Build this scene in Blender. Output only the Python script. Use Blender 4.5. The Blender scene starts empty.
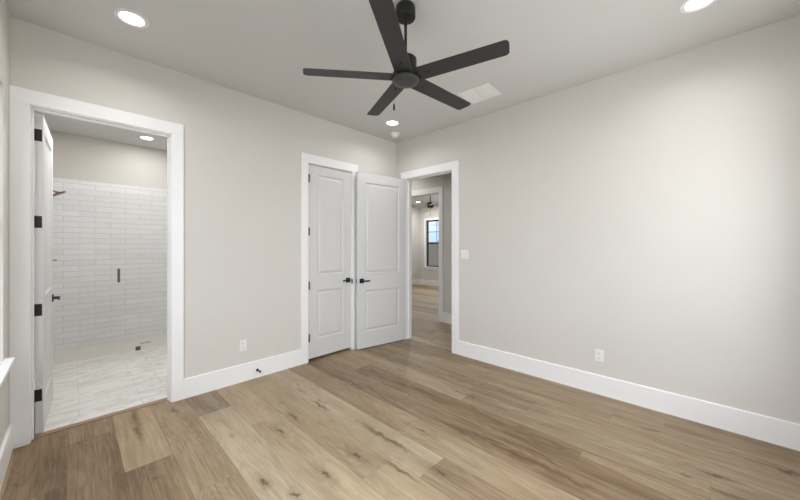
import bpy, bmesh, math, random
from mathutils import Vector, Matrix
random.seed(7)
S = bpy.context.scene
col = S.collection
PI = math.pi

# ------------------------------------------------------------------ camera
cam_d = bpy.data.cameras.new('camera'); cam = bpy.data.objects.new('camera', cam_d); col.objects.link(cam)
cam_d.sensor_width = 36.0; cam_d.lens = 317.0/800*36; cam_d.shift_y = -4/800; cam_d.clip_start = .02
cam.location = (-3.542, -3.527, 1.43)
cam.rotation_euler = (PI/2, 0, math.atan2(.6963, .7172) - PI/2)
S.camera = cam

# ------------------------------------------------------------------ view / world
S.view_settings.view_transform = 'Standard'; S.view_settings.look = 'None'
S.view_settings.gamma = 1.0; S.view_settings.use_curve_mapping = False
S.view_settings.exposure = EXPO = 0.07
S.cycles.diffuse_bounces = 7; S.cycles.max_bounces = 14; S.cycles.transparent_max_bounces = 12
S.cycles.caustics_reflective = False; S.cycles.caustics_refractive = False
SKY = 1.25          # brightness of the sky
CAN_W = 3.6       # watts per recessed lamp
w = bpy.data.worlds.new('sky'); S.world = w; w.use_nodes = True
nt = w.node_tree; bg = nt.nodes['Background']
tc = nt.nodes.new('ShaderNodeTexCoord'); sep = nt.nodes.new('ShaderNodeSeparateXYZ')
nt.links.new(tc.outputs['Generated'], sep.inputs[0])
rmp = nt.nodes.new('ShaderNodeValToRGB'); nt.links.new(sep.outputs['Z'], rmp.inputs[0])
rmp.color_ramp.elements[0].position = 0.0; rmp.color_ramp.elements[0].color = (.50, .68, .92, 1)
rmp.color_ramp.elements[1].position = .45; rmp.color_ramp.elements[1].color = (.30, .50, .88, 1)
cn = nt.nodes.new('ShaderNodeTexNoise'); cn.inputs['Scale'].default_value = 9; cn.inputs['Detail'].default_value = 6
mp = nt.nodes.new('ShaderNodeMapping'); mp.inputs['Scale'].default_value = (1, 1, 3.2)
nt.links.new(tc.outputs['Generated'], mp.inputs[0]); nt.links.new(mp.outputs[0], cn.inputs['Vector'])
cr = nt.nodes.new('ShaderNodeValToRGB'); cr.color_ramp.elements[0].position = .38; cr.color_ramp.elements[1].position = .66
nt.links.new(cn.outputs[0], cr.inputs[0])
mx = nt.nodes.new('ShaderNodeMixRGB'); mx.inputs[2].default_value = (1, 1, 1, 1)
nt.links.new(cr.outputs[0], mx.inputs[0]); nt.links.new(rmp.outputs[0], mx.inputs[1])
nt.links.new(mx.outputs[0], bg.inputs[0]); bg.inputs[1].default_value = SKY

def area(name, loc, rot, sx, sy, watts, color=(1, 1, 1)):
    l = bpy.data.lights.new(name, 'AREA'); l.shape = 'RECTANGLE'; l.size = sx; l.size_y = sy
    l.energy = watts; l.color = color
    o = bpy.data.objects.new(name, l); col.objects.link(o); o.location = loc; o.rotation_euler = rot
    return o
DAY = (0.97, 0.985, 1.0)
# daylight as area lights outside the left window and two added windows
area('daylight', (-4.85, -3.45, 2.30), (0, -PI/2+.74, 0), 1.9, 2.6, 160, DAY)
area('ground_bounce_fill', (-4.75, -2.3, .35), (0, -PI/2-.55, 0), 1.2, 3.4, 13, (1, .98, .95))  # upward fill panel added to imitate light bounced off the ground
area('daylight', (-1.45, -5.0, 2.2), (PI/2-.40, 0, 0), 2.1, 1.9, 100, DAY)
area('ground_bounce_fill', (-1.45, -5.1, .35), (PI/2+.5, 0, 0), 2.1, 1.2, 50, (1, .98, .95))  # same added bounce fill, outside the added rear window
area('daylight', (5.95, 1.65, 1.6), (0, PI/2, 0), 1.8, .9, 70, DAY)

# ------------------------------------------------------------------ materials
def new_mat(name):
    m = bpy.data.materials.new(name); m.use_nodes = True
    return m, m.node_tree, m.node_tree.nodes['Principled BSDF']
def mat(name, c, rough=.5, metal=0.0, noise=0.0, nscale=30, bump=0.0, bscale=200, spec=.5):
    m, nt, b = new_mat(name)
    b.inputs['Roughness'].default_value = rough; b.inputs['Metallic'].default_value = metal
    b.inputs['Specular IOR Level'].default_value = spec
    b.inputs['Base Color'].default_value = (*c, 1)
    tc = nt.nodes.new('ShaderNodeTexCoord')
    n = nt.nodes.new('ShaderNodeTexNoise'); n.inputs['Scale'].default_value = nscale; n.inputs['Detail'].default_value = 4
    nt.links.new(tc.outputs['Object'], n.inputs['Vector'])
    r = nt.nodes.new('ShaderNodeMixRGB')
    r.inputs[1].default_value = (*[x*(1-noise) for x in c], 1); r.inputs[2].default_value = (*[min(1, x*(1+noise)) for x in c], 1)
    nt.links.new(n.outputs[0], r.inputs[0]); nt.links.new(r.outputs[0], b.inputs['Base Color'])
    if bump:
        n2 = nt.nodes.new('ShaderNodeTexNoise'); n2.inputs['Scale'].default_value = bscale; n2.inputs['Detail'].default_value = 3
        nt.links.new(tc.outputs['Object'], n2.inputs['Vector'])
        bp = nt.nodes.new('ShaderNodeBump'); bp.inputs['Strength'].default_value = bump; bp.inputs['Distance'].default_value = .002
        nt.links.new(n2.outputs[0], bp.inputs['Height']); nt.links.new(bp.outputs[0], b.inputs['Normal'])
    return m
def emit(name, c, s):
    m, nt, b = new_mat(name)
    b.inputs['Base Color'].default_value = (*c, 1)
    b.inputs['Emission Color'].default_value = (*c, 1); b.inputs['Emission Strength'].default_value = s
    return m
def glass(name, refl, tint=(1, 1, 1)):
    m = bpy.data.materials.new(name); m.use_nodes = True; nt = m.node_tree; nt.nodes.clear()
    out = nt.nodes.new('ShaderNodeOutputMaterial'); mix = nt.nodes.new('ShaderNodeMixShader')
    t = nt.nodes.new('ShaderNodeBsdfTransparent'); t.inputs[0].default_value = (*tint, 1)
    g = nt.nodes.new('ShaderNodeBsdfGlossy'); g.inputs['Roughness'].default_value = .01
    fr = nt.nodes.new('ShaderNodeFresnel'); fr.inputs[0].default_value = 1.5
    ml = nt.nodes.new('ShaderNodeMath'); ml.operation = 'MULTIPLY'; ml.inputs[1].default_value = refl
    geo = nt.nodes.new('ShaderNodeNewGeometry'); inv = nt.nodes.new('ShaderNodeMath'); inv.operation = 'SUBTRACT'; inv.inputs[0].default_value = 1.0
    nt.links.new(geo.outputs['Backfacing'], inv.inputs[1]); mf = nt.nodes.new('ShaderNodeMath'); mf.operation = 'MULTIPLY'
    nt.links.new(fr.outputs[0], mf.inputs[0]); nt.links.new(inv.outputs[0], mf.inputs[1])   # only the outer skin of the pane reflects
    nt.links.new(mf.outputs[0], ml.inputs[0]); nt.links.new(ml.outputs[0], mix.inputs[0])
    nt.links.new(t.outputs[0], mix.inputs[1]); nt.links.new(g.outputs[0], mix.inputs[2]); nt.links.new(mix.outputs[0], out.inputs[0])
    return m
M = {}
M['wall'] = mat('greige_wall_paint', (.645, .626, .592), .75, noise=.02, nscale=3, bump=.25, bscale=160, spec=.25)
M['ceiling'] = mat('ceiling_paint', (.63, .632, .625), .85, noise=.012, nscale=3, bump=.25, bscale=140, spec=.2)
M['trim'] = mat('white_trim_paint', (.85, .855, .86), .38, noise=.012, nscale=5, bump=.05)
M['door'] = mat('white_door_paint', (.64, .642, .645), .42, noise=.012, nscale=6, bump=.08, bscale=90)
M['black'] = mat('matte_black_metal', (.018, .018, .019), .42, .4, noise=.1, nscale=60)
M['blade'] = mat('matte_black_blade', (.030, .030, .031), .5, 0, noise=.12, nscale=25)
M['dark_cap'] = mat('charcoal_cap', (.055, .055, .056), .45, .2, noise=.1)
M['bronze'] = mat('brushed_bronze', (.22, .14, .09), .4, .8, noise=.15, nscale=50)
M['steel'] = mat('satin_steel', (.30, .29, .27), .35, .9, noise=.05)
M['plastic'] = mat('white_plastic', (.80, .80, .78), .35, noise=.01)
M['socket_dark'] = mat('socket_slot', (.05, .05, .05), .6)
M['vent'] = mat('white_vent_metal', (.82, .82, .82), .45, noise=.01)
M['vent_dark'] = mat('vent_throat', (.66, .66, .66), .7, noise=.05)
M['lamp'] = emit('lamp_diffuser', (1, .985, .96), 9.0)
M['window_black'] = mat('black_window_frame', (.03, .03, .032), .45, noise=.1)
M['glass'] = glass('window_glass', 1.0)
M['shower_glass'] = glass('shower_glass', 1.3, (.99, .995, .992))
M['fence'] = mat('fence_boards', (.42, .33, .25), .8, noise=.25, nscale=9)
M['ground'] = mat('outdoor_ground', (.34, .33, .26), .95, noise=.2, nscale=4)
M['threshold'] = mat('threshold_wood', (.30, .19, .125), .5, noise=.15, nscale=30)
M['soffit'] = mat('dark_gap', (.02, .02, .02), .9)

def node_math(nt, op, a, b=None, c=None):
    n = nt.nodes.new('ShaderNodeMath'); n.operation = op
    for i, v in enumerate((a, b, c)):
        if v is None: continue
        if isinstance(v, (int, float)): n.inputs[i].default_value = v
        else: nt.links.new(v, n.inputs[i])
    return n.outputs[0]
KNOTS = [(-2.267, -1.035, 1), (-2.431, -1.154, 1.1), (-2.444, -1.816, 1.4), (-2.656, -1.837, 0.9), (-2.73, -1.606, 0.8), (-1.974, -0.655, 0.7), (-1.93, -0.472, 0.6), (-1.504, -0.911, 0.9), (-2.204, -1.821, 1.0), (-1.946, -0.973, 0.6), (-1.666, -1.941, 1.2), (-1.923, -2.315, 1.3), (-0.914, -1.924, 1.1), (-1.145, -2.789, 0.8), (-0.41, -3.214, 0.9), (-0.752, -3.545, 1.1), (-0.392, -3.878, 1.2), (-0.916, -3.585, 0.9), (-0.882, -3.424, 0.8), (-3.772, -0.545, 0.9), (-2.933, -0.187, 0.9), (-3.192, -1.072, 1.0), (-1.175, -1.284, 0.8), (-1.137, -0.756, 0.7), (-0.92, -0.979, 0.6), (-0.978, -0.358, 0.6), (-0.915, -1.744, 0.6), (-2.717, -0.952, 0.5)]
STREAKS = [(-1.924, -1.732, 1), (-1.919, -1.878, 0.8), (-1.429, -2.589, 1), (-1.417, -2.77, 1), (-1.426, -2.949, 1), (-1.455, -2.12, 0.9), (-1.416, -2.273, 0.8), (-3.18, -0.096, 1.2), (-3.194, -0.35, 1.0), (-1.145, -1.539, 0.8), (-2.091, -2.117, 0.6), (-1.999, -1.024, 0.7)]
def floor_material():
    # per-plank data sits on the mesh: UV = (0..1 across, metres along), colour attribute 'plank' = (tone, seed, hue)
    m, nt, b = new_mat('oak_plank_floor')
    at = nt.nodes.new('ShaderNodeAttribute'); at.attribute_name = 'plank'
    sp = nt.nodes.new('ShaderNodeSeparateColor'); nt.links.new(at.outputs['Color'], sp.inputs[0])
    tone, seed, hue = sp.outputs[0], sp.outputs[1], sp.outputs[2]
    tc = nt.nodes.new('ShaderNodeTexCoord'); xyz = nt.nodes.new('ShaderNodeSeparateXYZ'); nt.links.new(tc.outputs['Object'], xyz.inputs[0])
    so = node_math(nt, 'MULTIPLY', seed, 37.0)
    def vec(sx, sy, off=0.0):
        c = nt.nodes.new('ShaderNodeCombineXYZ')
        nt.links.new(node_math(nt, 'MULTIPLY', xyz.outputs['X'], sx), c.inputs[0])
        nt.links.new(node_math(nt, 'MULTIPLY', xyz.outputs['Y'], sy), c.inputs[1])
        nt.links.new(node_math(nt, 'ADD', so, off), c.inputs[2])
        return c.outputs[0]
    def noise(v, sc, det, rough=.55, dist=0.0):
        n = nt.nodes.new('ShaderNodeTexNoise'); n.inputs['Scale'].default_value = sc; n.inputs['Detail'].default_value = det
        n.inputs['Roughness'].default_value = rough; n.inputs['Distortion'].default_value = dist
        nt.links.new(v, n.inputs['Vector']); return n.outputs[0]
    fine = noise(vec(95, 3.2), 1.0, 5, .6)            # fine grain lines
    cath = noise(vec(7, .9, 5), 1.0, 2, .5, .6)       # cathedral shapes
    rings = node_math(nt, 'SINE', node_math(nt, 'MULTIPLY', cath, 75.0))
    rings = node_math(nt, 'MULTIPLY_ADD', rings, .5, .5)
    blot = noise(vec(7, .8, 11), 1.0, 3, .55)        # soft clouds of tone
    # knots and mineral streaks, elongated along the board
    wob = nt.nodes.new('ShaderNodeTexNoise'); wob.inputs['Scale'].default_value = 14; wob.inputs['Detail'].default_value = 3
    nt.links.new(tc.outputs['Object'], wob.inputs['Vector'])
    wob2 = nt.nodes.new('ShaderNodeTexNoise'); wob2.inputs['Scale'].default_value = 9; wob2.inputs['Detail'].default_value = 3
    nt.links.new(tc.outputs['Object'], wob2.inputs['Vector'])
    def spots(lst, sy, r0, warp):
        c = nt.nodes.new('ShaderNodeCombineXYZ')
        nt.links.new(node_math(nt, 'MULTIPLY_ADD', node_math(nt, 'SUBTRACT', wob.outputs[0], .5), warp, xyz.outputs['X']), c.inputs[0])
        nt.links.new(node_math(nt, 'MULTIPLY', node_math(nt, 'MULTIPLY_ADD', node_math(nt, 'SUBTRACT', wob2.outputs[0], .5), warp*2, xyz.outputs['Y']), sy), c.inputs[1])
        res = None
        for (kx, ky, ks) in lst:
            d = nt.nodes.new('ShaderNodeVectorMath'); d.operation = 'DISTANCE'
            nt.links.new(c.outputs[0], d.inputs[0]); d.inputs[1].default_value = (kx, ky*sy, 0)
            v = node_math(nt, 'MULTIPLY', d.outputs['Value'], 1/(r0*ks))
            res = v if res is None else node_math(nt, 'MINIMUM', res, v)
        return res
    kd = spots(KNOTS, .24, .040, .10)
    kn = nt.nodes.new('ShaderNodeValToRGB'); kn.color_ramp.elements[0].position = .12; kn.color_ramp.elements[0].color = (1, 1, 1, 1)
    kn.color_ramp.elements[1].position = 1.0; kn.color_ramp.elements[1].color = (0, 0, 0, 1)
    e = kn.color_ramp.elements.new(.30); e.color = (.34, .34, .34, 1)
    nt.links.new(kd, kn.inputs[0]); knot = kn.outputs[0]
    sd_ = spots(STREAKS, .10, .030, .07)
    crm = nt.nodes.new('ShaderNodeMapRange'); crm.inputs[1].default_value = 1.0; crm.inputs[2].default_value = .1
    nt.links.new(sd_, crm.inputs[0])
    # tone of the plank
    t = node_math(nt, 'MULTIPLY_ADD', node_math(nt, 'SUBTRACT', blot, .5), .75, tone)
    t = node_math(nt, 'MULTIPLY_ADD', node_math(nt, 'SUBTRACT', fine, .5), .72, t)
    t = node_math(nt, 'MULTIPLY_ADD', node_math(nt, 'SUBTRACT', rings, .5), .09, t)
    ramp = nt.nodes.new('ShaderNodeValToRGB'); nt.links.new(t, ramp.inputs[0])
    ramp.color_ramp.elements[0].position = 0; ramp.color_ramp.elements[0].color = (.130, .080, .040, 1)
    ramp.color_ramp.elements[1].position = 1; ramp.color_ramp.elements[1].color = (.53, .445, .325, 1)
    e = ramp.color_ramp.elements.new(.5); e.color = (.335, .266, .180, 1)
    k2 = nt.nodes.new('ShaderNodeMixRGB'); nt.links.new(node_math(nt, 'MULTIPLY', knot, .85), k2.inputs[0])
    nt.links.new(ramp.outputs[0], k2.inputs[1]); k2.inputs[2].default_value = (.075, .048, .026, 1)
    k3 = nt.nodes.new('ShaderNodeMixRGB'); nt.links.new(node_math(nt, 'MULTIPLY', crm.outputs[0], .95), k3.inputs[0])
    nt.links.new(k2.outputs[0], k3.inputs[1]); k3.inputs[2].default_value = (.13, .066, .036, 1)
    # hue drift between planks
    hs = nt.nodes.new('ShaderNodeMixRGB'); hs.blend_type = 'MULTIPLY'; hs.inputs[0].default_value = 1
    hr = nt.nodes.new('ShaderNodeValToRGB'); nt.links.new(hue, hr.inputs[0])
    hr.color_ramp.elements[0].color = (1.0, .90, .76, 1); hr.color_ramp.elements[1].color = (1.0, .99, .97, 1)
    nt.links.new(k3.outputs[0], hs.inputs[1]); nt.links.new(hr.outputs[0], hs.inputs[2])
    # seams (bevelled plank edges)
    uv = nt.nodes.new('ShaderNodeUVMap'); us = nt.nodes.new('ShaderNodeSeparateXYZ'); nt.links.new(uv.outputs[0], us.inputs[0])
    u = us.outputs[0]
    eu = node_math(nt, 'MINIMUM', u, node_math(nt, 'SUBTRACT', .252, u))
    ev = us.outputs[1]
    ed = node_math(nt, 'MINIMUM', eu, ev)
    seam = nt.nodes.new('ShaderNodeMapRange'); seam.inputs[1].default_value = .0006; seam.inputs[2].default_value = .003
    nt.links.new(ed, seam.inputs[0])
    sm = nt.nodes.new('ShaderNodeMixRGB'); sm.blend_type = 'MULTIPLY'; sm.inputs[0].default_value = 1
    sc = nt.nodes.new('ShaderNodeValToRGB'); sc.color_ramp.elements[0].color = (.72, .70, .68, 1); sc.color_ramp.elements[1].color = (1, 1, 1, 1)
    nt.links.new(seam.outputs[0], sc.inputs[0]); nt.links.new(hs.outputs[0], sm.inputs[1]); nt.links.new(sc.outputs[0], sm.inputs[2])
    nt.links.new(sm.outputs[0], b.inputs['Base Color'])
    rr = nt.nodes.new('ShaderNodeMapRange'); rr.inputs[3].default_value = .42; rr.inputs[4].default_value = .56
    nt.links.new(fine, rr.inputs[0]); nt.links.new(rr.outputs[0], b.inputs['Roughness'])
    b.inputs['Specular IOR Level'].default_value = .42
    hgt = node_math(nt, 'MULTIPLY_ADD', fine, .25, seam.outputs[0])
    bp = nt.nodes.new('ShaderNodeBump'); bp.inputs['Strength'].default_value = .25; bp.inputs['Distance'].default_value = .0015
    nt.links.new(hgt, bp.inputs['Height']); nt.links.new(bp.outputs[0], b.inputs['Normal'])
    return m
M['floor'] = floor_material()

def brick_material(name, axes, c1, c2, mortar, bw, rh, ms, rough, off=(0, 0), veins=None, bump=.5, offset=.5):
    m, nt, b = new_mat(name)
    tc = nt.nodes.new('ShaderNodeTexCoord'); xyz = nt.nodes.new('ShaderNodeSeparateXYZ'); nt.links.new(tc.outputs['Object'], xyz.inputs[0])
    c = nt.nodes.new('ShaderNodeCombineXYZ')
    nt.links.new(node_math(nt, 'ADD', xyz.outputs[axes[0]], off[0]), c.inputs[0])
    nt.links.new(node_math(nt, 'ADD', xyz.outputs[axes[1]], off[1]), c.inputs[1])
    br = nt.nodes.new('ShaderNodeTexBrick'); nt.links.new(c.outputs[0], br.inputs['Vector'])
    br.offset = offset; br.inputs['Scale'].default_value = 1; br.inputs['Mortar Size'].default_value = ms
    br.inputs['Brick Width'].default_value = bw; br.inputs['Row Height'].default_value = rh
    br.inputs['Mortar Smooth'].default_value = .2; br.inputs['Bias'].default_value = 0
    br.inputs['Color1'].default_value = (*c1, 1); br.inputs['Color2'].default_value = (*c2, 1); br.inputs['Mortar'].default_value = (*mortar, 1)
    res = br.outputs['Color']
    n = nt.nodes.new('ShaderNodeTexNoise'); n.inputs['Scale'].default_value = 2.2 if veins else 6
    n.inputs['Detail'].default_value = 7; n.inputs['Distortion'].default_value = 1.2
    mpn = nt.nodes.new('ShaderNodeMapping'); mpn.inputs['Rotation'].default_value = (0, 0, .5); mpn.inputs['Scale'].default_value = (1, 2.6, 1)
    nt.links.new(tc.outputs['Object'], mpn.inputs[0]); nt.links.new(mpn.outputs[0], n.inputs['Vector'])
    if veins:
        a = node_math(nt, 'ABSOLUTE', node_math(nt, 'SUBTRACT', n.outputs[0], .5))
        mr = nt.nodes.new('ShaderNodeMapRange'); mr.inputs[1].default_value = .0; mr.inputs[2].default_value = .055
        mr.inputs[3].default_value = .55; mr.inputs[4].default_value = 0
        nt.links.new(a, mr.inputs[0])
        mxx = nt.nodes.new('ShaderNodeMixRGB'); nt.links.new(mr.outputs[0], mxx.inputs[0]); nt.links.new(res, mxx.inputs[1])
        mxx.inputs[2].default_value = (*veins, 1); res = mxx.outputs[0]
    nt.links.new(res, b.inputs['Base Color']); b.inputs['Roughness'].default_value = rough
    inv = node_math(nt, 'SUBTRACT', 1.0, br.outputs['Fac'])
    hh = node_math(nt, 'MULTIPLY_ADD', n.outputs[0], .35, inv)
    bp = nt.nodes.new('ShaderNodeBump'); bp.inputs['Strength'].default_value = bump; bp.inputs['Distance'].default_value = .002
    nt.links.new(hh, bp.inputs['Height']); nt.links.new(bp.outputs[0], b.inputs['Normal'])
    return m
M['tile_back'] = brick_material('white_wall_tile', ('X', 'Z'), (.80, .805, .82), (.75, .755, .77), (.50, .50, .50), .325, .0772, .0022, .16, off=(3.641+3.25, .006))
M['tile_side'] = brick_material('white_wall_tile_side', ('Y', 'Z'), (.80, .805, .82), (.75, .755, .77), (.50, .50, .50), .325, .0772, .0022, .16, off=(3.0, .006))
M['bath_floor'] = brick_material('marble_look_floor_tile', ('X', 'Y'), (.74, .73, .70), (.69, .68, .655), (.50, .49, .47), .61, .152, .003, .38, off=(9, 9), veins=(.47, .46, .44), bump=.2, offset=.33)
M['shower_floor'] = brick_material('mosaic_shower_floor', ('X', 'Y'), (.74, .71, .65), (.68, .65, .59), (.60, .57, .52), .03, .03, .003, .45, off=(9, 9), bump=.2)

# ------------------------------------------------------------------ mesh helpers
def finish(name, bm, m, parent=None, smooth=False, bevel=0.0, seg=2):
    bmesh.ops.recalc_face_normals(bm, faces=bm.faces[:])
    me = bpy.data.meshes.new(name); bm.to_mesh(me); bm.free()
    o = bpy.data.objects.new(name, me); col.objects.link(o)
    me.materials.append(M[m] if isinstance(m, str) else m)
    if smooth:
        for p in me.polygons: p.use_smooth = True
        md = None
    if bevel:
        md = o.modifiers.new('bevel', 'BEVEL'); md.width = bevel; md.segments = seg; md.limit_method = 'ANGLE'; md.angle_limit = .6
    if parent: o.parent = parent
    return o
def box(bm, x0, x1, y0, y1, z0, z1, mtx=None):
    vs = [Vector((x, y, z)) for z in (z0, z1) for y in (y0, y1) for x in (x0, x1)]
    if mtx: vs = [mtx @ v for v in vs]
    v = [bm.verts.new(p) for p in vs]
    for f in ((0, 2, 3, 1), (4, 5, 7, 6), (0, 1, 5, 4), (2, 6, 7, 3), (0, 4, 6, 2), (1, 3, 7, 5)):
        bm.faces.new([v[i] for i in f])
def boxes(*bs):
    bm = bmesh.new()
    for b in bs: box(bm, *b)
    return bm
def lathe(bm, prof, seg=32, mtx=None, cap=True):
    rings = []
    for r, z in prof:
        rings.append([bm.verts.new((mtx or Matrix()) @ Vector((r*math.cos(2*PI*i/seg), r*math.sin(2*PI*i/seg), z))) for i in range(seg)])
    for a, b in zip(rings, rings[1:]):
        for i in range(seg):
            bm.faces.new((a[i], a[(i+1) % seg], b[(i+1) % seg], b[i]))
    if cap:
        bm.faces.new(rings[0][::-1]); bm.faces.new(rings[-1])
def tube(bm, pts, r, seg=12):
    pts = [Vector(p) for p in pts]; rings = []
    for i, p in enumerate(pts):
        d = (pts[min(i+1, len(pts)-1)] - pts[max(i-1, 0)]).normalized()
        q = d.to_track_quat('Z', 'Y').to_matrix()
        rings.append([bm.verts.new(p + q @ Vector((r*math.cos(2*PI*k/seg), r*math.sin(2*PI*k/seg), 0))) for k in range(seg)])
    for a, b in zip(rings, rings[1:]):
        for k in range(seg): bm.faces.new((a[k], a[(k+1) % seg], b[(k+1) % seg], b[k]))
    bm.faces.new(rings[0][::-1]); bm.faces.new(rings[-1])
def struct(name, bm, m, parent=None, label=None, **k):
    o = finish(name, bm, m, parent, **k)
    if not parent: o['kind'] = 'structure'
    if label: o['label'] = label
    return o
def thing(name, label, cat, loc, rot=(0, 0, 0), group=None):
    o = bpy.data.objects.new(name, None); col.objects.link(o); o.location = loc; o.rotation_euler = rot
    o.empty_display_size = .05
    o['label'] = label; o['category'] = cat
    if group: o['group'] = group
    return o
def tag(o, label, cat, group=None):
    o['label'] = label; o['category'] = cat
    if group: o['group'] = group
    return o
def edges_smooth(o, ang=.7):
    for p in o.data.polygons: p.use_smooth = True
    try: o.data.set_sharp_from_angle(angle=ang)
    except Exception: pass
    return o

# ------------------------------------------------------------------ room shell
H = 3.05; T = .12
XL = -3.855; YB = -4.22
# opening extents
BX0, BX1, BZ = -3.757, -2.925, 2.462      # bathroom doorway in the far left wall
CX0, CX1 = -1.530, -.870                   # closet doorway
EY0, EY1 = -1.062, -.215                   # entry doorway in the right wall
WY0, WY1, WZ0, WZ1 = -4.00, -.30, .70, 2.46  # window in the left wall
RX0, RX1, RZ0, RZ1 = -2.42, -.52, .70, 2.46  # added rear window behind the viewer, lets in light

struct('wall_far', boxes(
    (XL-T, BX0-.012, 0, T, 0, H), (BX0-.012, BX1+.012, 0, T, BZ, H), (BX1+.012, CX0-.012, 0, T, 0, H), (CX0-.012, CX1+.012, 0, T, BZ, H), (CX1+.012, 0, 0, T, 0, H)), 'wall')
struct('wall_right', boxes(
    (0, T, YB-T, EY0-.012, 0, H), (0, T, EY0-.012, EY1+.012, BZ, H), (0, T, EY1+.012, 3.2, 0, H)), 'wall')
struct('wall_left', boxes(
    (XL-T, XL, WY1, 0, 0, H), (XL-T, XL, YB-T, WY0, 0, H), (XL-T, XL, WY0, WY1, 0, WZ0), (XL-T, XL, WY0, WY1, WZ1, H)), 'wall')
struct('wall_rear', boxes(
    (XL, RX0, YB-T, YB, 0, H), (RX1, 0, YB-T, YB, 0, H), (RX0, RX1, YB-T, YB, 0, RZ0), (RX0, RX1, YB-T, YB, RZ1, H)), 'wall')
struct('ceiling', boxes((XL-T, T, YB-T, T, H, H+.12)), 'ceiling')

# floor of planks: one mesh, every plank a face with its own tone
def plank_floor(name, x0, x1, y0, y1, z, joints, tones, seedv):
    rnd = random.Random(seedv)
    bm = bmesh.new(); uvl = bm.loops.layers.uv.new('UVMap'); cl = bm.loops.layers.float_color.new('plank')
    W = .2525; base = -3.822
    k = math.floor((x0-base)/W)
    while base+k*W < x1 - 1e-6:
        a, b_ = base+k*W, base+(k+1)*W
        ax, bx = max(a, x0), min(b_, x1)
        js = list(joints.get(k, []))
        if not js: js = [y0 + rnd.uniform(.2, 1.8)]
        js.sort()
        while js[0] > y0 + 1.2: js.insert(0, js[0] - 1.83)
        while js[-1] < y1 - 1.2: js.append(js[-1] + 1.83)
        cuts = [y0] + [j for j in js if y0+.02 < j < y1-.02] + [y1]
        for ci in range(len(cuts)-1):
            c0, c1 = cuts[ci], cuts[ci+1]; mid = None
            tone = rnd.choice((.30, .40, .50, .58, .66))
            for (kk, ya, yb, tv) in tones:
                if kk == k and ya <= (c0+c1)/2 <= yb: tone = tv
            colr = (tone, rnd.random(), (rnd.random()*.3 if k <= 2 and tones else .45+.55*rnd.random()), 1)
            vs = [bm.verts.new(p) for p in ((ax, c0, z), (bx, c0, z), (bx, c1, z), (ax, c1, z))]
            f = bm.faces.new(vs)
            L = c1-c0
            for lp, (uu, vv) in zip(f.loops, ((ax-a, 0), (bx-a, 0), (bx-a, L), (ax-a, L))):
                lp[uvl].uv = (uu, vv); lp[cl] = colr
        k += 1
    me = bpy.data.meshes.new(name); bm.to_mesh(me); bm.free()
    o = bpy.data.objects.new(name, me); col.objects.link(o); me.materials.append(M['floor']); o['kind'] = 'structure'
    return o
joints = {0: [-.78], 1: [-.23], 2: [-.89], 3: [-1.40], 4: [-.47], 5: [-2.75], 6: [-2.01], 7: [-2.25], 8: [-1.81], 9: [-3.3], 10: [-2.90, -.6],
          11: [-1.88, -3.54], 12: [-2.40], 13: [-2.95], 14: [-3.28]}
tones = [(0, -9, -.78, .16), (0, -.78, 9, .20), (1, -9, -.23, .18), (1, -.23, 9, .26), (2, -9, -.89, .18), (2, -.89, 9, .46), (3, -9, -1.4, .38), (3, -1.4, 9, .36),
         (4, -.47, 9, .28), (4, -9, -.47, .64), (5, -9, 9, .62), (6, -2.01, 9, .50), (6, -9, -2.01, .62), (7, -9, -2.25, .30), (7, -2.25, 9, .60),
         (8, -1.81, 9, .36), (8, -9, -1.81, .50), (9, -9, 9, .20), (10, -9, -2.9, .24), (10, -2.9, -.6, .18), (11, -1.88, 9, .48), (11, -9, -1.88, .28),
         (12, -2.4, 9, .26), (12, -9, -2.4, .34), (13, -9, 9, .34), (14, -9, 9, .30)]
plank_floor('floor', XL, .06, YB, .065, 0, joints, tones, 11)
struct('floor_slab', boxes((XL-.3, 5.9, YB-.3, 4.6, -.14, -.012)), 'ground')

# ------------------------------------------------------------------ bathroom
BYB = 2.87; BH = 3.0; BXR = -2.02; SHY = 2.08
struct('floor_bathroom', boxes((XL, BXR, .115, SHY, -.01, .002)), 'bath_floor')
struct('floor_shower', boxes((XL, BXR, SHY, BYB, -.012, -.001)), 'shower_floor')
struct('wall_bathroom_left', boxes((XL-T, XL, T, BYB+T, 0, H)), 'wall')
struct('wall_bathroom_back', boxes((XL, BXR, BYB, BYB+T, 0, H)), 'wall')
struct('wall_bathroom_right', boxes((BXR, BXR+T, T, BYB+T, 0, H)), 'wall')
struct('ceiling_bathroom', boxes((XL, BXR, T, BYB, BH, BH+.12)), 'ceiling')
struct('wall_shower_tile_back', boxes((XL+.012, BXR-.012, BYB-.012, BYB-.0005, 0, 2.36)), 'tile_back')
struct('wall_shower_tile_left', boxes((XL+.0005, XL+.012, SHY-.02, BYB-.0005, 0, 2.36)), 'tile_side')
struct('wall_shower_tile_right', boxes((BXR-.012, BXR-.0005, SHY-.02, BYB-.0005, 0, 2.36)), 'tile_side')
struct('trim_threshold', boxes((BX0, BX1, .062, .118, -.005, .009)), 'threshold', bevel=.004)

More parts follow.
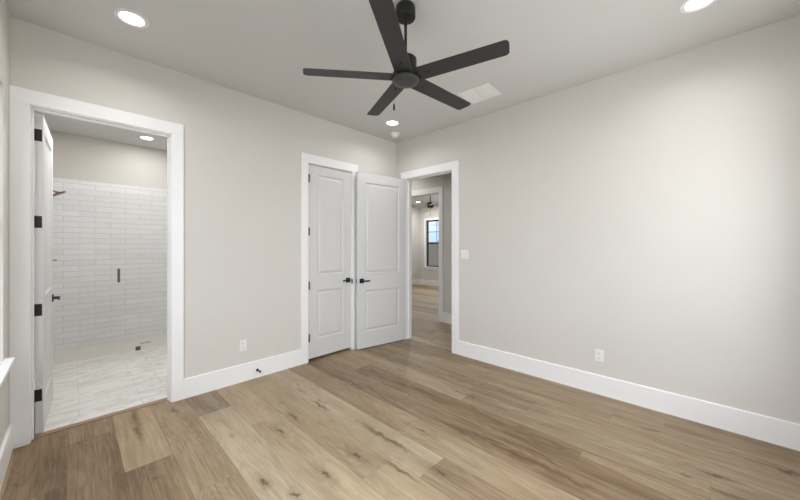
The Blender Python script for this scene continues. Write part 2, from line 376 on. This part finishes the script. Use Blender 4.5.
# shower enclosure: door leaf and fixed panel
sd = thing('shower_door', 'frameless clear glass shower door with bronze pull bar', 'shower door', (XL+.02, SHY, 0))
finish('glass_panel', boxes((.01, .775, -.005, .005, .012, 2.125)), 'shower_glass', sd)
bm = bmesh.new()
hx = -3.124 - (XL+.02)
for sgn in (-1, 1):
    box(bm, hx-.010, hx+.010, sgn*.042-.008, sgn*.042+.008, .95, 1.13)
    for zz in (.975, 1.105): box(bm, hx-.007, hx+.007, min(0, sgn*.038), max(0, sgn*.038), zz-.007, zz+.007)
finish('pull_handle', bm, 'bronze', sd, bevel=.003)
for zz in (.25, 1.85):
    finish('hinge', boxes((-.008, .055, -.014, .014, zz-.045, zz+.045)), 'bronze', sd, bevel=.003)
sp_ = thing('glass_screen', 'fixed clear glass shower screen with bronze clip at its foot', 'glass screen', (-3.055, SHY, 0))
finish('glass_panel', boxes((0, BXR-.014+3.055, -.005, .005, .003, 2.125)), 'shower_glass', sp_)
finish('glass_clip', boxes((.105, .155, -.014, .014, .001, .052)), 'bronze', sp_, bevel=.002)
# shower head on the left shower wall
sh = thing('shower_fixture', 'bronze shower head on a short arm high on the tiled shower wall', 'shower', (XL+.012, 2.60, 2.16))
bm = bmesh.new(); lathe(bm, [(.030, 0), (.030, .006), (.014, .012)], 20, Matrix.Rotation(PI/2, 4, 'Y')); finish('wall_flange', bm, 'bronze', sh, smooth=False)
bm = bmesh.new(); tube(bm, [(0, 0, .0), (.05, 0, .012), (.10, 0, .0), (.158, 0, -.030)], .009); finish('shower_arm', bm, 'bronze', sh, smooth=True)
bm = bmesh.new(); lathe(bm, [(.012, .035), (.020, .018), (.074, .008), (.078, 0), (.074, -.006)], 28, Matrix.Translation((.165, 0, -.045)) @ Matrix.Rotation(-.55, 4, 'Y')); finish('spray_head', bm, 'bronze', sh)
sv = thing('shower_valve', 'bronze lever valve on the tiled shower wall below the shower head', 'shower valve', (XL+.012, 2.60, 1.247))
bm = bmesh.new(); lathe(bm, [(.075, 0), (.075, .006), (.025, .010), (.022, .05), (.0205, .055)], 28, Matrix.Rotation(PI/2, 4, 'Y')); finish('escutcheon', bm, 'bronze', sv)
finish('lever', boxes((.052, .150, -.008, .008, -.008, .006)), 'bronze', sv, bevel=.003)
dr = thing('shower_drain', 'short metal linear drain set in the beige mosaic shower floor', 'drain', (-2.80, 2.44, -.001))
finish('drain_frame', boxes((-.06, .06, -.018, -.012, 0, .004), (-.06, .06, .012, .018, 0, .004), (-.06, -.054, -.012, .012, 0, .004), (.054, .06, -.012, .012, 0, .004)), 'steel', dr)
finish('drain_grate', boxes(*[(-.054+i*.0135, -.054+i*.0135+.0115, -.012, .012, 0, .003) for i in range(8)]), 'steel', dr)

# ------------------------------------------------------------------ closet, hall and the far room
struct('wall_closet', boxes((-1.75, -1.70, T, .80, 0, H), (-1.70, -.60, .75, .80, 0, H), (-.60, -.55, T, .80, 0, H)), 'wall')
struct('floor_closet', boxes((-1.70, -.60, .065, .75, -.01, -.001)), 'threshold')
struct('ceiling_closet', boxes((-1.75, -.55, T, .80, H, H+.1)), 'ceiling')
HX = 1.30; OY0, OY1 = .142, 1.10; FX = 5.53; FY = 4.215; FH = 2.90; FYB = -.6
plank_floor('floor_hall', .06, FX, -2.6, FY, 0, {}, [], 5)
struct('wall_hall_far', boxes((HX, HX+T, -2.6, OY0-.012, 0, H), (HX, HX+T, OY0-.012, OY1+.012, BZ, H), (HX, HX+T, OY1+.012, FY, 0, H)), 'wall')
struct('wall_hall_front', boxes((T, HX+T, -2.72, -2.6, 0, H)), 'wall')
struct('wall_hall_back', boxes((T, HX, 3.08, 3.2, 0, H)), 'wall')
struct('ceiling_hall', boxes((T, HX, -2.6, 3.08, H, H+.12)), 'ceiling')
struct('wall_living_left', boxes((HX, FX+T, FY, FY+T, 0, H)), 'wall')
struct('wall_living_front', boxes((HX+T, FX+T, FYB-T, FYB, 0, H)), 'wall')
FW = [(3.05, 3.95), (1.2, 2.1)]; FZ0, FZ1 = .67, 2.37
struct('wall_living_back', boxes((FX, FX+T, FYB, 1.2, 0, H), (FX, FX+T, 2.1, 3.05, 0, H), (FX, FX+T, 3.95, FY, 0, H),
    *[(FX, FX+T, a, b, 0, FZ0) for a, b in FW], *[(FX, FX+T, a, b, FZ1, H) for a, b in FW]), 'wall')
struct('ceiling_living', boxes((HX+T, FX, FYB, FY, FH, FH+.14)), 'ceiling')

# ------------------------------------------------------------------ trim: casings with jambs, baseboards
CW, CT = .100, .019
def casing(name, p0, p1, wallc, ztop, axis, depth, side, jl=None, wide=CW, both=False):
    """cased opening from p0 to p1 along `axis`; wallc = wall face, side = -1/+1 outward normal sign; depth = wall thickness behind"""
    bm = bmesh.new()
    def bb(a0, a1, d0, d1, z0, z1):
        d0, d1 = sorted((d0, d1))
        if axis == 'x': box(bm, a0, a1, d0, d1, z0, z1)
        else: box(bm, d0, d1, a0, a1, z0, z1)
    l0, l1 = (jl if jl else (p0-wide, p1+wide))
    r = .006
    faces = [(wallc, wallc+side*CT)]
    if both: faces.append((wallc-side*depth, wallc-side*(depth+CT)))
    for f0, f1 in faces:
        bb(l0, p0-r, f0, f1, 0, ztop+r); bb(p1+r, l1, f0, f1, 0, ztop+r); bb(l0, l1, f0, f1, ztop+r, ztop+r+CW+.006)
    # jamb lining and stops
    w0, w1 = wallc+side*.002, wallc-side*depth
    bb(p0-.012, p0, w0, w1, 0, ztop+.012); bb(p1, p1+.012, w0, w1, 0, ztop+.012); bb(p0, p1, w0, w1, ztop, ztop+.012)
    return bm, bb
bm, bb = casing('', BX0+.0, BX1-.0, 0, 2.448, 'x', T, -1, jl=(XL, BX1+CW))
for a0, a1 in ((BX0, BX0+.011), (BX1-.011, BX1)): bb(a0, a1, .045, .08, 0, 2.448)
bb(BX0+.011, BX1-.011, .045, .08, 2.437, 2.448)
tb = struct('trim_1', bm, 'trim', bevel=.003)
bm, bb = casing('', CX0, CX1, 0, 2.448, 'x', T, -1)
struct('trim_2', bm, 'trim', bevel=.003)
finish('strike_plate', boxes((CX1-.002, CX1+.005, -.022, -.002, .915, .975)), 'black', bpy.data.objects['trim_2'])
bm, bb = casing('', EY0, EY1, 0, 2.448, 'y', T, -1, jl=(EY0-CW-.01, EY1+CW-.005), both=True)
for a0, a1 in ((EY0, EY0+.011), (EY1-.011, EY1)): bb(a0, a1, .05, .085, 0, 2.435)
bb(EY0+.011, EY1-.011, .05, .085, 2.437, 2.448)
struct('trim_3', bm, 'trim', bevel=.003)
bm, bb = casing('', OY0, OY1, HX, 2.44, 'y', T, -1)
struct('trim_4', bm, 'trim', bevel=.003)

def base(name, segs):
    """segs: (axis, wall coordinate, normal sign, from, to)"""
    for i, (ax, wc, sg, a, b) in enumerate(segs):
        bm = bmesh.new()
        prof = [(0, 0), (.016, 0), (.016, .179), (.011, .184), (0, .184)]
        ends = []
        for e in (a, b):
            ring = []
            for d, z in prof:
                ring.append(bm.verts.new((e, wc+sg*d, z) if ax == 'x' else (wc+sg*d, e, z)))
            ends.append(ring)
        n = len(prof)
        for k in range(n): bm.faces.new((ends[0][k], ends[0][(k+1) % n], ends[1][(k+1) % n], ends[1][k]))
        bm.faces.new(ends[0]); bm.faces.new(ends[1][::-1])
        struct(name if len(segs) == 1 else '%s_%d' % (name, i+1), bm, 'trim')
base('baseboard_far', [('x', 0, -1, BX1+CW, CX0-CW), ('x', 0, -1, CX1+CW, 0)])
base('baseboard_right', [('y', 0, -1, YB, EY0-CW-.01)])
base('baseboard_left', [('y', XL, 1, YB, -CT)])
base('baseboard_rear', [('x', YB, 1, XL, 0)])
base('baseboard_hall', [('y', HX, -1, -2.6, OY0-CW), ('y', HX, -1, OY1+CW, 3.08), ('y', T, 1, EY1+CW, 3.08)])
base('baseboard_living', [('x', FY, -1, HX+T, FX), ('y', FX, -1, FYB, FY)])

# ------------------------------------------------------------------ windows
def window(name, loc, width, z0, z1, rotz, frame_m, stool=True, stool_ext=.05, units=1, grid=False, cased=False, label=None):
    """local: x along the wall 0..width, y = 0 room face, +y outwards"""
    root = struct(name, boxes(), 'trim') if False else None
    fr = bmesh.new(); f = .045; yo0, yo1 = .055, .115
    uw = width/units
    for u in range(units):
        a, b = u*uw, (u+1)*uw
        box(fr, a, a+f, yo0, yo1, z0, z1); box(fr, b-f, b, yo0, yo1, z0, z1)
        box(fr, a+f, b-f, yo0, yo1, z0, z0+f); box(fr, a+f, b-f, yo0, yo1, z1-f, z1)
        zm = (z0+z1)/2; box(fr, a+f, b-f, yo0+.005, yo1-.01, zm-.025, zm+.025)
    root = struct(name, fr, frame_m, bevel=.002)
    root.location = loc; root.rotation_euler = (0, 0, rotz)
    if label: root['label'] = label
    for u in range(units):
        a, b = u*uw+f, (u+1)*uw-f; zm = (z0+z1)/2
        finish('glass_pane', boxes((a, b, .083, .087, z0+f, zm-.025)), 'glass', root)
        finish('glass_pane', boxes((a, b, .083, .087, zm+.025, z1-f)), 'glass', root)
        if grid:
            c = (a+b)/2; zq = (zm+z1)/2
            finish('muntin', boxes((c-.009, c+.009, .075, .082, zm+.025, z1-f)), frame_m, root)
            finish('muntin', boxes((a, c-.009, .075, .082, zq-.009, zq+.009), (c+.009, b, .075, .082, zq-.009, zq+.009)), frame_m, root)
    if stool:
        finish('window_sill', boxes((-stool_ext, width+stool_ext, -.045, .0, z0-.022, z0), (0.001, width-.001, 0, .055, z0-.022, z0+.0005)), 'trim', root, bevel=.003)
    if cased:
        finish('window_apron', boxes((-.03, width+.03, -.018, 0, z0-.11, z0-.022)), 'trim', root)
        finish('window_frame', boxes((-.075, 0, -.018, 0, z0, z1+.08), (width, width+.075, -.018, 0, z0, z1+.08), (0, width, -.018, 0, z1, z1+.08)), 'trim', root)
    return root
window('window_1', (XL, WY0, 0), WY1-WY0, WZ0, WZ1, PI/2, 'trim', units=3)
window('window_added_rear', (RX1, YB, 0), RX1-RX0, RZ0, RZ1, PI, 'trim', units=2)  # unseen rear window, added to light the far wall
for n, (a, b) in zip(('window_3', 'window_added_far'), FW):  # the second is added out of view to light the far room
    window(n, (FX, b, 0), b-a, FZ0, FZ1, -PI/2, 'window_black', grid=True, cased=True)

# outdoors seen through the far window
struct('ground_outside', boxes((-25, 25, -25, 25, -.35, -.15)), 'ground')
fn = thing('fence', 'tan wooden board fence outside the far black framed window', 'fence', (8.6, 2.5, -.15))
finish('fence_panel', boxes(*[(-.012, .012, -3.2+i*.15, -3.2+i*.15+.142, .04, 1.78) for i in range(60)]), 'fence', fn)
for yy in (-1.6, .8, 3.2):
    finish('fence_post', boxes((.012, .10, yy-.045, yy+.045, 0, 1.85)), 'fence', fn)
finish('fence_rail', boxes((.0121, .05, -3.2, 5.8, .3, .39)), 'fence', fn)
finish('fence_rail', boxes((.0121, .05, -3.2, 5.8, 1.4, 1.49)), 'fence', fn)

# ------------------------------------------------------------------ doors
def panel_door(name, w, h, th, panels, loc, rotz, label=None):
    """slab local x 0..w from the hinge edge, y 0..th, z 0..h, moulded panels on both faces"""
    bm = bmesh.new()
    xs0, xs1 = panels[0][0], panels[0][1]
    for (yf, s) in ((0, 1), (th, -1)):
        def q(x0, x1, z0, z1, y=yf):
            bm.faces.new([bm.verts.new(p) for p in ((x0, y, z0), (x1, y, z0), (x1, y, z1), (x0, y, z1))])
        q(0, xs0, 0, h); q(xs1, w, 0, h)
        zz = [0]
        for (_, _, a, b) in panels: zz += [a, b]
        zz.append(h)
        for i in range(0, len(zz), 2): q(xs0, xs1, zz[i], zz[i+1])
        for (x0, x1, a, b) in panels:
            prev = None
            for ins, dep in ((0, 0), (.004, .006), (.014, .0135), (.024, .0135), (.040, .006), (.048, .003)):
                y = yf+s*dep
                ring = [bm.verts.new(p) for p in ((x0+ins, y, a+ins), (x1-ins, y, a+ins), (x1-ins, y, b-ins), (x0+ins, y, b-ins))]
                if prev:
                    for k in range(4): bm.faces.new((prev[k], prev[(k+1) % 4], ring[(k+1) % 4], ring[k]))
                prev = ring
            bm.faces.new(prev)
    for pts in (((0, 0, 0), (0, th, 0), (0, th, h), (0, 0, h)), ((w, 0, 0), (w, th, 0), (w, th, h), (w, 0, h)),
                ((0, 0, 0), (w, 0, 0), (w, th, 0), (0, th, 0)), ((0, 0, h), (w, 0, h), (w, th, h), (0, th, h))):
        bm.faces.new([bm.verts.new(p) for p in pts])
    bmesh.ops.remove_doubles(bm, verts=bm.verts[:], dist=1e-5)
    o = struct(name, bm, 'door')
    o.location = loc; o.rotation_euler = (0, 0, rotz)
    if label: o['label'] = label
    return o
def lever_handle(door, x, z, yface, s, d):
    """rosette + lever on face y=yface, outward sign s, lever pointing along d in x"""
    y0, y1 = sorted((yface, yface+s*.009))
    root = finish('door_handle', boxes((x-.032, x+.032, y0, y1, z-.032, z+.032)), 'black', door, bevel=.002)
    bm = bmesh.new(); lathe(bm, [(.013, 0), (.013, .048)], 20, Matrix.Translation((x, yface, z)) @ Matrix.Rotation(-s*PI/2, 4, 'X'))
    a0, a1 = sorted((x-d*.012, x+d*.108)); b0, b1 = sorted((yface+s*.040, yface+s*.052))
    finish('handle_neck', bm, 'black', root, smooth=False)
    finish('lever', boxes((a0, a1, b0, b1, z-.010, z+.010)), 'black', root, bevel=.003)
HZ = (2.255, 1.60, .935, .29)
# closet door, shut, hinged on its left
W1 = CX1-CX0-.006
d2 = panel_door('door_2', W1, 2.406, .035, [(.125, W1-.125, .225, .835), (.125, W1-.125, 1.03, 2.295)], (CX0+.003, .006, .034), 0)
lever_handle(d2, W1-.055, .93, 0, -1, -1)
for z in HZ:
    bm = bmesh.new(); lathe(bm, [(.0065, z-.076), (.0065, z+.024)], 12, Matrix.Translation((-.001, -.0275, 0)))
    box(bm, -.004, .002, -.0275, 0, z-.074, z+.022)
    finish('hinge', bm, 'black', d2)
# entry door, swung open nearly flat against the closet wall, hinged at the right wall
W3 = .835
ang3 = math.atan2(.134, -.835)
# mirror so that the visible face is local +y side: hinge at origin, x towards the free edge
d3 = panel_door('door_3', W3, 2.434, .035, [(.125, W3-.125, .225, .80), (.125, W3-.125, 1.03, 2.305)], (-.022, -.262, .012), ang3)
# visible (room) face is local y = th because the door points to -x
off = Matrix.Rotation(ang3, 3, 'Z') @ Vector((0, .035, 0))
d3.location = Vector((-.012, -.222, .012)) - off
lever_handle(d3, W3-.065, .935, .035, 1, -1)
lever_handle(d3, W3-.065, .935, 0, -1, -1)
finish('latch_plate', boxes((W3-.0005, W3+.0015, .006, .029, .905, .962)), 'steel', d3)
for z in HZ:
    bm = bmesh.new(); lathe(bm, [(.0065, z-.05), (.0065, z+.05)], 12, Matrix.Translation((-.006, -.004, 0)))
    finish('hinge', bm, 'black', d3)
# bathroom door, opened into the bathroom, hinge edge towards us
W4 = .81
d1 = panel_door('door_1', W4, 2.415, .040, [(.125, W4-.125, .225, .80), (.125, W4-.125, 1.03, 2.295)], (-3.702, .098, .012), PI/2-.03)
# local y = 0 is the face that looks right (+x world is local -y)
lever_handle(d1, W4-.065, .935, 0, -1, -1)
lever_handle(d1, W4-.065, .935, .040, 1, -1)
for z in HZ:
    h_ = finish('hinge', boxes((-.0025, .0, .006, .044, z-.045, z+.045)), 'black', d1, bevel=.001)
    bm = bmesh.new(); lathe(bm, [(.0065, z-.045), (.0065, z+.045)], 12, Matrix.Translation((-.002, .046, 0)))
    finish('hinge_pin', bm, 'black', h_)

# ------------------------------------------------------------------ ceiling fan
def blade_mesh(L, w0, w1, pitch):
    bm = bmesh.new(); th = .0055
    pts = [(.045, -w0*.36), (.085, -w0*.5)]
    n = 5
    for i in range(n+1):   # rounded tip corners
        a = -PI/2 + i*(PI/2)/n; pts.append((L-.022+.022*math.cos(a), -w1/2+.03+.03*math.sin(a)))
    for i in range(n+1):
        a = i*(PI/2)/n; pts.append((L-.034+.028*math.cos(a)-.004, w1/2-.028+.028*math.sin(a)))
    pts += [(.085, w0*.5), (.045, w0*.36)]
    Mx = Matrix.Rotation(pitch, 4, 'X')
    for zz in (-th/2, th/2):
        pass
    lo = [bm.verts.new(Mx @ Vector((x, y, -th/2))) for x, y in pts]; hi = [bm.verts.new(Mx @ Vector((x, y, th/2))) for x, y in pts]
    bm.faces.new(lo[::-1]); bm.faces.new(hi)
    for i in range(len(pts)):
        j = (i+1) % len(pts); bm.faces.new((lo[i], lo[j], hi[j], hi[i]))
    return bm
FANC = (-1.985, -2.068); BZ_ = 2.562; LIFT = {0: 0, 1: 0, 2: 0, 3: .0, 4: .05}
fan = thing('ceiling_fan', 'black five-blade ceiling fan hanging on a downrod in the near room', 'ceiling fan', (FANC[0], FANC[1], H))
bm = bmesh.new(); lathe(bm, [(.052, 0), (.060, -.010), (.066, -.018), (.067, -.030), (.067, -.082), (.062, -.090), (.02, -.094)], 40); edges_smooth(finish('canopy', bm, 'black', fan))
bm = bmesh.new(); lathe(bm, [(.010, -.09), (.010, -.375)], 20); edges_smooth(finish('downrod', bm, 'black', fan))
bm = bmesh.new(); lathe(bm, [(.018, -.335), (.022, -.340), (.024, -.352), (.066, -.357), (.074, -.366), (.074, -.455)], 40); edges_smooth(finish('motor_housing', bm, 'black', fan))
bm = bmesh.new(); lathe(bm, [(.074, -.455), (.086, -.460), (.088, -.496), (.074, -.500)], 40); edges_smooth(finish('flywheel', bm, 'black', fan))
bm = bmesh.new(); lathe(bm, [(.086, -.498), (.091, -.502), (.091, -.512), (.084, -.519), (.055, -.527), (.02, -.531), (.002, -.532)], 40); edges_smooth(finish('hub_cap', bm, 'dark_cap', fan))
bm0 = blade_mesh(.677, .125, .118, math.radians(-9))
bl = finish('blade', bm0, 'blade', fan, bevel=.0015); bl.location = (0, 0, BZ_-H)
screws = []
for sx, sy in ((.098, -.026), (.098, .026), (.165, 0)):
    bs = bmesh.new()
    lathe(bs, [(.0055, -.0085), (.006, -.0055), (.006, -.002)], 10, Matrix.Rotation(math.radians(-9), 4, 'X') @ Matrix.Translation((sx, sy, 0)))
    screws.append(finish('screw', bs, 'black', bl))
FPH = 140.5
bl.rotation_euler = (0, 0, math.radians(FPH))
for k in range(1, 5):
    b2 = bl.copy(); col.objects.link(b2); b2.parent = fan; b2.rotation_euler = (0, -LIFT[k], math.radians(FPH-72*k))
    for s_ in screws:
        s2 = s_.copy(); col.objects.link(s2); s2.parent = b2
bm = bmesh.new(); dx, dy = -.052, .058
for i in range(28): 
    bmesh.ops.create_icosphere(bm, subdivisions=1, radius=.0018, matrix=Matrix.Translation((dx, dy, -.515-i*.0052)))
pc = finish('pull_chain', bm, 'black', fan)
bm = bmesh.new(); lathe(bm, [(.0025, -.660), (.0055, -.668), (.0075, -.690), (.0065, -.703), (.002, -.708)], 14, Matrix.Translation((dx, dy, 0)))
edges_smooth(finish('pull_knob', bm, 'black', pc))

# ------------------------------------------------------------------ recessed lights
def can_light(x, y, z, label, group, watts=CAN_W, r=.098, spread=2.6):
    t = thing('recessed_light', label, 'ceiling light', (x, y, z), group=group)
    bm = bmesh.new()
    prof = [(r, 0), (r-.002, -.005), (r-.022, -.007), (r-.028, -.003), (r-.028, 0)]
    lathe(bm, prof, 40, cap=False)
    edges_smooth(finish('trim_ring', bm, 'vent', t))
    bm = bmesh.new(); lathe(bm, [(r-.028, -.0005), (r-.030, -.0035), (.002, -.0045)], 40); finish('diffuser', bm, 'lamp', t)
    l = bpy.data.lights.new('lamp', 'AREA'); l.shape = 'DISK'; l.size = .13; l.energy = watts; l.color = (1, .985, .96); l.spread = spread
    lo = bpy.data.objects.new('lamp', l); col.objects.link(lo); lo.parent = t; lo.location = (0, 0, -.009)
    return t
G = 'recessed ceiling lights of the near room'
can_light(-3.252, -.585, H, 'round recessed ceiling light at upper left, near the bathroom doorway wall', G)
can_light(-.62, -.55, H, 'round recessed ceiling light near the far corner, beside the smoke detector', G)
can_light(-.65, -3.485, H, 'round recessed ceiling light at upper right, cut by the top edge', G)
can_light(-2.80, 2.32, BH, 'small recessed light in the bathroom ceiling, seen through the left doorway', 'bathroom ceiling lights', 6, spread=PI)
can_light(4.49, 3.42, FH, 'tiny recessed light in the far room beside the distant fan', 'far room ceiling lights', 30, spread=PI)
# unseen lamps added to light the bathroom and the hall
can_light(-3.2, .95, BH, 'added unseen recessed light in the bathroom ceiling, above the floor tiles', 'bathroom ceiling lights', 24, spread=PI)
can_light(.70, .9, H, 'added unseen recessed light in the hall ceiling', 'added hall ceiling lights', 8)

# ------------------------------------------------------------------ smoke detector, air vent
sdt = thing('smoke_detector', 'round white smoke detector on the ceiling by the far corner', 'smoke detector', (-.315, -.29, H))
bm = bmesh.new(); lathe(bm, [(.072, 0), (.072, -.012), (.066, -.018)], 36); edges_smooth(finish('base_ring', bm, 'plastic', sdt))
bm = bmesh.new(); lathe(bm, [(.056, -.018), (.054, -.034), (.040, -.048), (.012, -.054), (.001, -.0545)], 36); edges_smooth(finish('dome', bm, 'plastic', sdt))
vt = thing('air_vent', 'white rectangular louvred air vent on the ceiling behind the fan', 'air vent', (-.535, -1.785, H))
hx_, hy_ = .155, .175
finish('frame', boxes((-hx_, hx_, -hy_, -hy_+.022, -.010, 0), (-hx_, hx_, hy_-.022, hy_, -.010, 0), (-hx_, -hx_+.022, -hy_+.022, hy_-.022, -.010, 0),
    (hx_-.022, hx_, -hy_+.022, hy_-.022, -.010, 0), (-hx_+.022, hx_-.022, -.006, .006, -.010, 0)), 'vent', vt, bevel=.002)
finish('backing', boxes((-hx_+.02, hx_-.02, -hy_+.02, hy_-.02, -.0015, -.0003)), 'vent_dark', vt)
bm = bmesh.new()
for s in (-1, 1):
    for i in range(11):
        yc = s*(.016+i*.0128)
        box(bm, -hx_+.022, hx_-.022, -.0058, .0058, -.0006, .0006, Matrix.Translation((0, yc, -.0058)) @ Matrix.Rotation(-.45, 4, 'X'))
o = finish('louvres', bm, 'vent', vt)

# ------------------------------------------------------------------ outlets, switch, door stop
def outlet(label, loc, rotz):
    t = thing('electrical_outlet', label, 'outlet', loc, (0, 0, rotz), 'white wall outlets')
    # local: plate in xz plane, facing -y
    finish('cover_plate', boxes((-.036, .036, -.0055, 0, -.058, .058)), 'plastic', t, bevel=.002)
    for z in (.0225, -.0225):
        s = finish('socket', boxes((-.017, .017, -.0085, -.0055, z-.0145, z+.0145)), 'plastic', t, bevel=.003)
        finish('socket_slots', boxes((-.0085, -.006, -.0089, -.0084, z-.003, z+.007), (.006, .0085, -.0089, -.0084, z-.003, z+.006), (-.0022, .0022, -.0089, -.0084, z-.010, z-.006)), 'socket_dark', s)
    return t
outlet('white wall outlet between the bathroom doorway and the closet door', (-2.293, 0, .378), 0)
outlet('white wall outlet low on the long right wall', (0, -2.775, .372), -PI/2)
sw = thing('light_switch', 'white two-rocker light switch right of the entry doorway', 'light switch', (0, -1.262, 1.323), (0, 0, -PI/2))
finish('cover_plate', boxes((-.058, .058, -.0055, 0, -.058, .058)), 'plastic', sw, bevel=.002)
for x in (-.023, .023):
    finish('rocker', boxes((x-.0165, x+.0165, -.009, -.0055, -.033, .033)), 'plastic', sw, bevel=.002)
ds = thing('door_stop', 'small black spring door stop on the white baseboard', 'door stop', (-2.150, -.016, .085))
bm = bmesh.new(); lathe(bm, [(.014, 0), (.013, .006), (.008, .010)], 16, Matrix.Rotation(PI/2, 4, 'X')); finish('mount', bm, 'black', ds)
bm = bmesh.new()
tube(bm, [(.006*math.cos(i*.9), -.008-i*.0009, .006*math.sin(i*.9)) for i in range(60)], .0016, 6); finish('spring', bm, 'black', ds)
bm = bmesh.new(); lathe(bm, [(.007, .060), (.011, .063), (.011, .076), (.008, .080)], 16, Matrix.Rotation(PI/2, 4, 'X')); finish('rubber_tip', bm, 'black', ds)

# ------------------------------------------------------------------ the distant fan
ff = thing('ceiling_fan', 'small dark ceiling fan in the far room, seen through two doorways', 'ceiling fan', (2.967, 1.685, FH))
bm = bmesh.new(); lathe(bm, [(.06, 0), (.06, -.05), (.02, -.06)], 24); edges_smooth(finish('canopy', bm, 'black', ff))
bm = bmesh.new(); lathe(bm, [(.012, -.05), (.012, -.34)], 12); finish('downrod', bm, 'black', ff)
bm = bmesh.new(); lathe(bm, [(.03, -.32), (.095, -.345), (.10, -.40), (.085, -.43)], 24); edges_smooth(finish('motor_housing', bm, 'black', ff))
bm = bmesh.new(); lathe(bm, [(.085, -.43), (.085, -.455), (.03, -.475), (.001, -.478)], 24); edges_smooth(finish('bottom_cap', bm, 'dark_cap', ff))  # plain dark underside of the distant fan, holds no lamp
bm0 = blade_mesh(.62, .12, .12, .2)
fb = finish('blade', bm0, 'vent', ff); fb.location = (0, 0, -.41); fb.rotation_euler = (0, 0, .25)
for k in range(1, 5):
    b2 = fb.copy(); col.objects.link(b2); b2.parent = ff; b2.rotation_euler = (0, 0, .25+k*2*PI/5)
bm = bmesh.new(); lathe(bm, [(.0015, -.47), (.0015, -.62), (.008, -.63), (.008, -.66), (.001, -.67)], 8); finish('pull_chain', bm, 'steel', ff)
